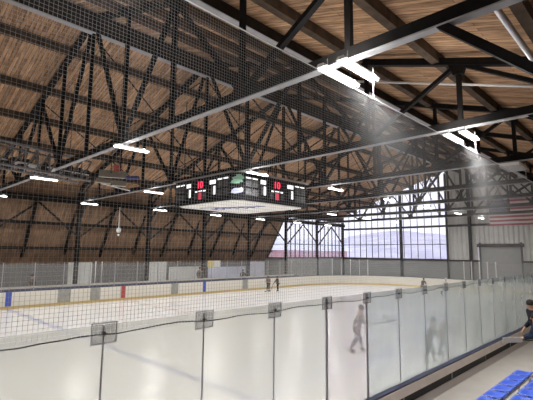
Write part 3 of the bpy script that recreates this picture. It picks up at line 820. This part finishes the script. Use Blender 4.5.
def person(name, label, cat, loc, yaw, h, jersey, trousers, helmet=None, hair=None, skates=True, group=None, lean=0., stride=.18, arms='down', detail=2, shoe=BLACK, cuff=None):
    """built facing +x, feet at z=0, then turned; returns root"""
    t = thing(name, label, cat, loc, group); t.rotation_euler = (0, 0, yaw)
    k = h/1.75
    P = lambda x, y, z: Vector((x, y, z))*k
    lx = lean
    hip = P(0, 0, .95); chest = P(lx*.6, 0, 1.30); neck = P(lx*.85, 0, 1.48); head = P(lx*1.05, 0, 1.60); crown = P(lx*1.08, 0, 1.70)
    kn = [P(stride*.5+.05, .11, .50), P(-stride*.3+.05, -.11, .50)]; an = [P(stride, .14, .09), P(-stride, -.14, .09)]
    sh = [P(lx*.8, .19, 1.40), P(lx*.8, -.19, 1.40)]
    if arms == 'down': el = [P(lx*.6-.03, .27, 1.13), P(lx*.6-.03, -.27, 1.13)]; wr = [P(lx*.6+.15, .26, .92), P(lx*.6+.15, -.26, .92)]
    elif arms == 'stick': el = [P(lx*.6+.12, .27, 1.14), P(lx*.6+.1, -.26, 1.14)]; wr = [P(lx*.6+.36, .12, 1.06), P(lx*.6+.34, -.16, .98)]
    else: el = [P(lx*.6+.15, .25, 1.2), P(lx*.6+.15, -.25, 1.2)]; wr = [P(lx*.6+.36, .20, 1.28), P(lx*.6+.36, -.20, 1.28)]
    # body, one continuous surface
    N = [(hip, .13*k, .15*k), (chest, .12*k, .16*k), (neck, .06*k, .06*k), (head, .085*k, .078*k), (crown, .07*k, .065*k)]
    E_ = [(0, 1), (1, 2), (2, 3), (3, 4)]
    for s in (0, 1):
        i = len(N); N += [(sh[s], .06*k, .06*k), (el[s], .045*k, .045*k), (wr[s], .032*k, .032*k)]
        hd = (wr[s]-el[s]).normalized()
        N += [(wr[s]+hd*.09*k, .04*k, .022*k)]
        E_ += [(1, i), (i, i+1), (i+1, i+2), (i+2, i+3)]
        for q in range(4):
            off = Vector((0, (q-1.5)*.021*k, 0)); Lf = (.16, .175, .165, .14)[q]
            a = len(N); N += [(wr[s]+hd*.13*k+off, .010*k, .010*k), (wr[s]+hd*Lf*k+off+Vector((0, 0, -.035*k)), .009*k, .009*k)]
            E_ += [(i+3, a), (a, a+1)]
        a = len(N); sg = -1 if s == 0 else 1
        N += [(wr[s]+hd*.09*k+Vector((0, sg*.045*k, .012*k)), .011*k, .011*k)]; E_ += [(i+3, a)]
        i = len(N); hj = hip + P(0, .09 if s == 0 else -.09, -.06)
        N += [(hj, .09*k, .09*k), (kn[s], .06*k, .06*k), (an[s], .04*k, .04*k), (an[s]+P(.13, 0, -.05), .04*k, .03*k)]
        E_ += [(0, i), (i, i+1), (i+1, i+2), (i+2, i+3)]
    skin_mesh('body', N, E_, SKIN, t, detail)
    # face
    fx = MB(); hc = head
    fx.prism([hc+P(.075, -.012, -.02), hc+P(.075, .012, -.02), hc+P(.105, 0, -.028), hc+P(.08, 0, .02)], P(0, 0, .004)); fx.build('nose', SKIN, t, local=True)
    ey = MB()
    for s in (-1, 1): ey.lathe([(.002*k, -.012*k), (.012*k, 0), (.002*k, .012*k)], hc+P(.078, s*.032, .01), 6)
    ey.build('eyes', BLACK, t, local=True)
    MB().box(hc+P(.07, -.024, -.052), hc+P(.087, .024, -.044)).build('mouth', mat('lips', (.35, .13, .11), .6), t, local=True)
    # jersey
    N = [(hip+P(0, 0, -.04), .155*k, .19*k), (chest, .145*k, .20*k), (neck+P(0, 0, -.03), .075*k, .08*k)]; E_ = [(0, 1), (1, 2)]
    for s in (0, 1):
        i = len(N); N += [(sh[s], .085*k, .085*k), (el[s], .07*k, .07*k), (wr[s], .055*k, .055*k)]; E_ += [(1, i), (i, i+1), (i+1, i+2)]
    skin_mesh('jersey' if skates else 'jacket', N, E_, jersey, t, detail)
    N = [(hip, .15*k, .17*k)]; E_ = []
    for s in (0, 1):
        i = len(N); hj = hip + P(0, .1 if s == 0 else -.1, -.1)
        N += [(hj, .11*k, .11*k), (kn[s], .085*k, .085*k), (an[s]+P(0, 0, .10), .062*k, .062*k)]; E_ += [(0, i), (i, i+1), (i+1, i+2)]
    skin_mesh('trousers', N, E_, trousers, t, detail)
    for s in (0, 1):
        a = an[s]
        skin_mesh('skate' if skates else 'boot', [(a+P(0, 0, .08), .058*k, .058*k), (a+P(0, 0, -.03), .055*k, .055*k), (a+P(.1, 0, -.045), .052*k, .04*k), (a+P(.19, 0, -.055), .042*k, .03*k)], [(0, 1), (1, 2), (2, 3)], shoe, t, detail)
        if skates: MB().box(a+P(-.08, -.004, -.09), a+P(.2, .004, -.06)).build('skate_blade', ALU, t, local=True)
        if cuff: MB().lathe([(.066*k, -.03*k), (.070*k, 0), (.066*k, .03*k)], a+P(0, 0, .14), 12).build('cuff', cuff, t, local=True, smooth=True)
    if helmet:
        MB().lathe([(.108*k, -.06*k), (.118*k, .0), (.112*k, .06*k), (.08*k, .105*k), (.02*k, .12*k)], head+P(-.012, 0, .045), 14).build('helmet', helmet, t, local=True, smooth=True)
    if hair:
        MB().lathe([(.088*k, -.05*k), (.103*k, .0), (.098*k, .05*k), (.07*k, .095*k), (.02*k, .11*k)], head+P(-.025, 0, .04), 14).build('hair', hair, t, local=True, smooth=True)
    return t
def stick(label, p0, p1, blade_dir, shaft=BLACK, blade=None, bl_len=.28, bh=.07, group=None):
    t = thing('hockey_stick', label, 'hockey stick', p1, group)
    MB().bar(p0, p1, .03, .022).build('shaft', shaft, t)
    b = Vector(blade_dir).normalized()
    MB().bar(p1, Vector(p1)+b*bl_len, .025, bh).build('blade', blade or shaft, t)
GRJ = mat('grey_jersey', (.30, .29, .30), .8, 0, .15, 6); DKJ = mat('dark_jersey', (.10, .09, .09), .8); BRJ = mat('brown_jersey', (.22, .16, .13), .8); DKP = mat('dark_trousers', (.045, .045, .055), .8)
NVJ = mat('navy_jacket', (.006, .008, .018), .7, 0, .3, 4, spec=.2); BLJ = mat('blue_jacket', (.008, .018, .045), .7, 0, .3, 4, spec=.2); WHJ = mat('white_jersey', (.65, .65, .65), .8)
WH = mat('white_helmet', (.7, .7, .7), .4); BH = mat('black_helmet', (.02, .02, .02), .4); HAIR = mat('black_hair', (.012, .01, .01), .8)

person('person', 'hockey player in grey jersey seen through the clearer pane, holding a stick out', 'person', (13.95, 8.85, 0), math.radians(-40), 1.72, mat('slate_jersey', (.17, .17, .19), .8), mat('grey_trousers', (.11, .11, .12), .8), helmet=BH, arms='stick', lean=.22, stride=.26)
stick('dark hockey stick held out by the grey player behind the glass', (14.12, 8.62, .92), (14.75, 7.95, 1.12), (.6, -.6, .25))
person('person', 'left one of two small skaters standing on the far ice', 'person', (29.1, 28.2, 0), math.radians(-150), 1.42, BRJ, DKP, helmet=BH, arms='stick', lean=.12)
person('person', 'right one of two small skaters standing on the far ice', 'person', (29.8, 27.6, 0), math.radians(170), 1.42, DKJ, DKP, helmet=BH, arms='stick', lean=.1)
stick('thin stick of the left small skater', (28.8, 28.0, 1.0), (28.3, 27.7, .05), (-1, -.3, 0))
stick('thin stick of the right small skater', (29.45, 27.7, 1.0), (28.9, 27.75, .05), (-1, .1, 0))
person('person', 'crouching player in black helmet seen just above the near glass', 'person', (38.6, 17.2, 0), math.radians(-120), 1.45, DKJ, DKP, helmet=BH, arms='stick', lean=.3)
person('person', 'pale-dressed player seen just above the near glass at the goal end', 'person', (39.6, 15.6, 0), math.radians(-100), 1.5, WHJ, DKP, helmet=WH, arms='stick', lean=.3)
person('person', 'grey figure standing in the bench behind the far boards at the left', 'person', (9.35, 31.7, .35), math.radians(-90), 1.7, DKJ, DKP, hair=HAIR, skates=False)
person('person', 'dark figure standing behind the blue mark on the far boards', 'person', (23.6, 31.8, .35), math.radians(-90), 1.95, DKJ, DKP, hair=HAIR, skates=False)
person('person', 'dark hunched figure at the far boards below the scoreboard', 'person', (28.9, 31.7, .35), math.radians(-120), 1.6, DKJ, DKP, hair=HAIR, skates=False, lean=.15)
# blurred skaters beyond the frosted panes on the right
for x, y, nm, J, hh in ((14.5, 6.3, 'dark blurred skater behind the frosted panes, left of a pair close together', DKJ, 1.5), (15.9, 6.4, 'dark blurred skater behind the frosted panes, right of a pair close together', GRJ, 1.5),
                 (19.0, 6.2, 'blurred kneeling skater low behind the frosted panes toward the right', DKJ, 1.1), (22.5, 6.0, 'pale blurred skater behind the right-hand frosted panes', WHJ, 1.4)):
    person('person', nm, 'person', (x, y, 0), math.radians(-60), hh, J, DKP, helmet=BH, arms='stick', lean=.2)
person('person', 'person in navy jacket and dark cap looking over at the ice at the right edge', 'person', (14.5, 2.98, .58), math.radians(125), 1.80, NVJ, DKP, hair=HAIR, skates=False, arms='down', lean=.22, stride=.1)
person('person', 'person in blue jacket and black boots cut by the right edge, holding a stick', 'person', (12.8, 2.6, .58), math.radians(110), 1.62, BLJ, DKP, hair=HAIR, skates=False, arms='stick', lean=.14, stride=.12, cuff=mat('pale_cuff', (.5, .5, .5), .7))
stick('hockey stick with a pale grey blade held by the person in the blue jacket', (12.8, 2.45, 1.50), (12.4, 2.95, 1.53), (-.75, .42, .03), blade=mat('grey_blade', (.62, .62, .62), .6), bl_len=.62, bh=.13)
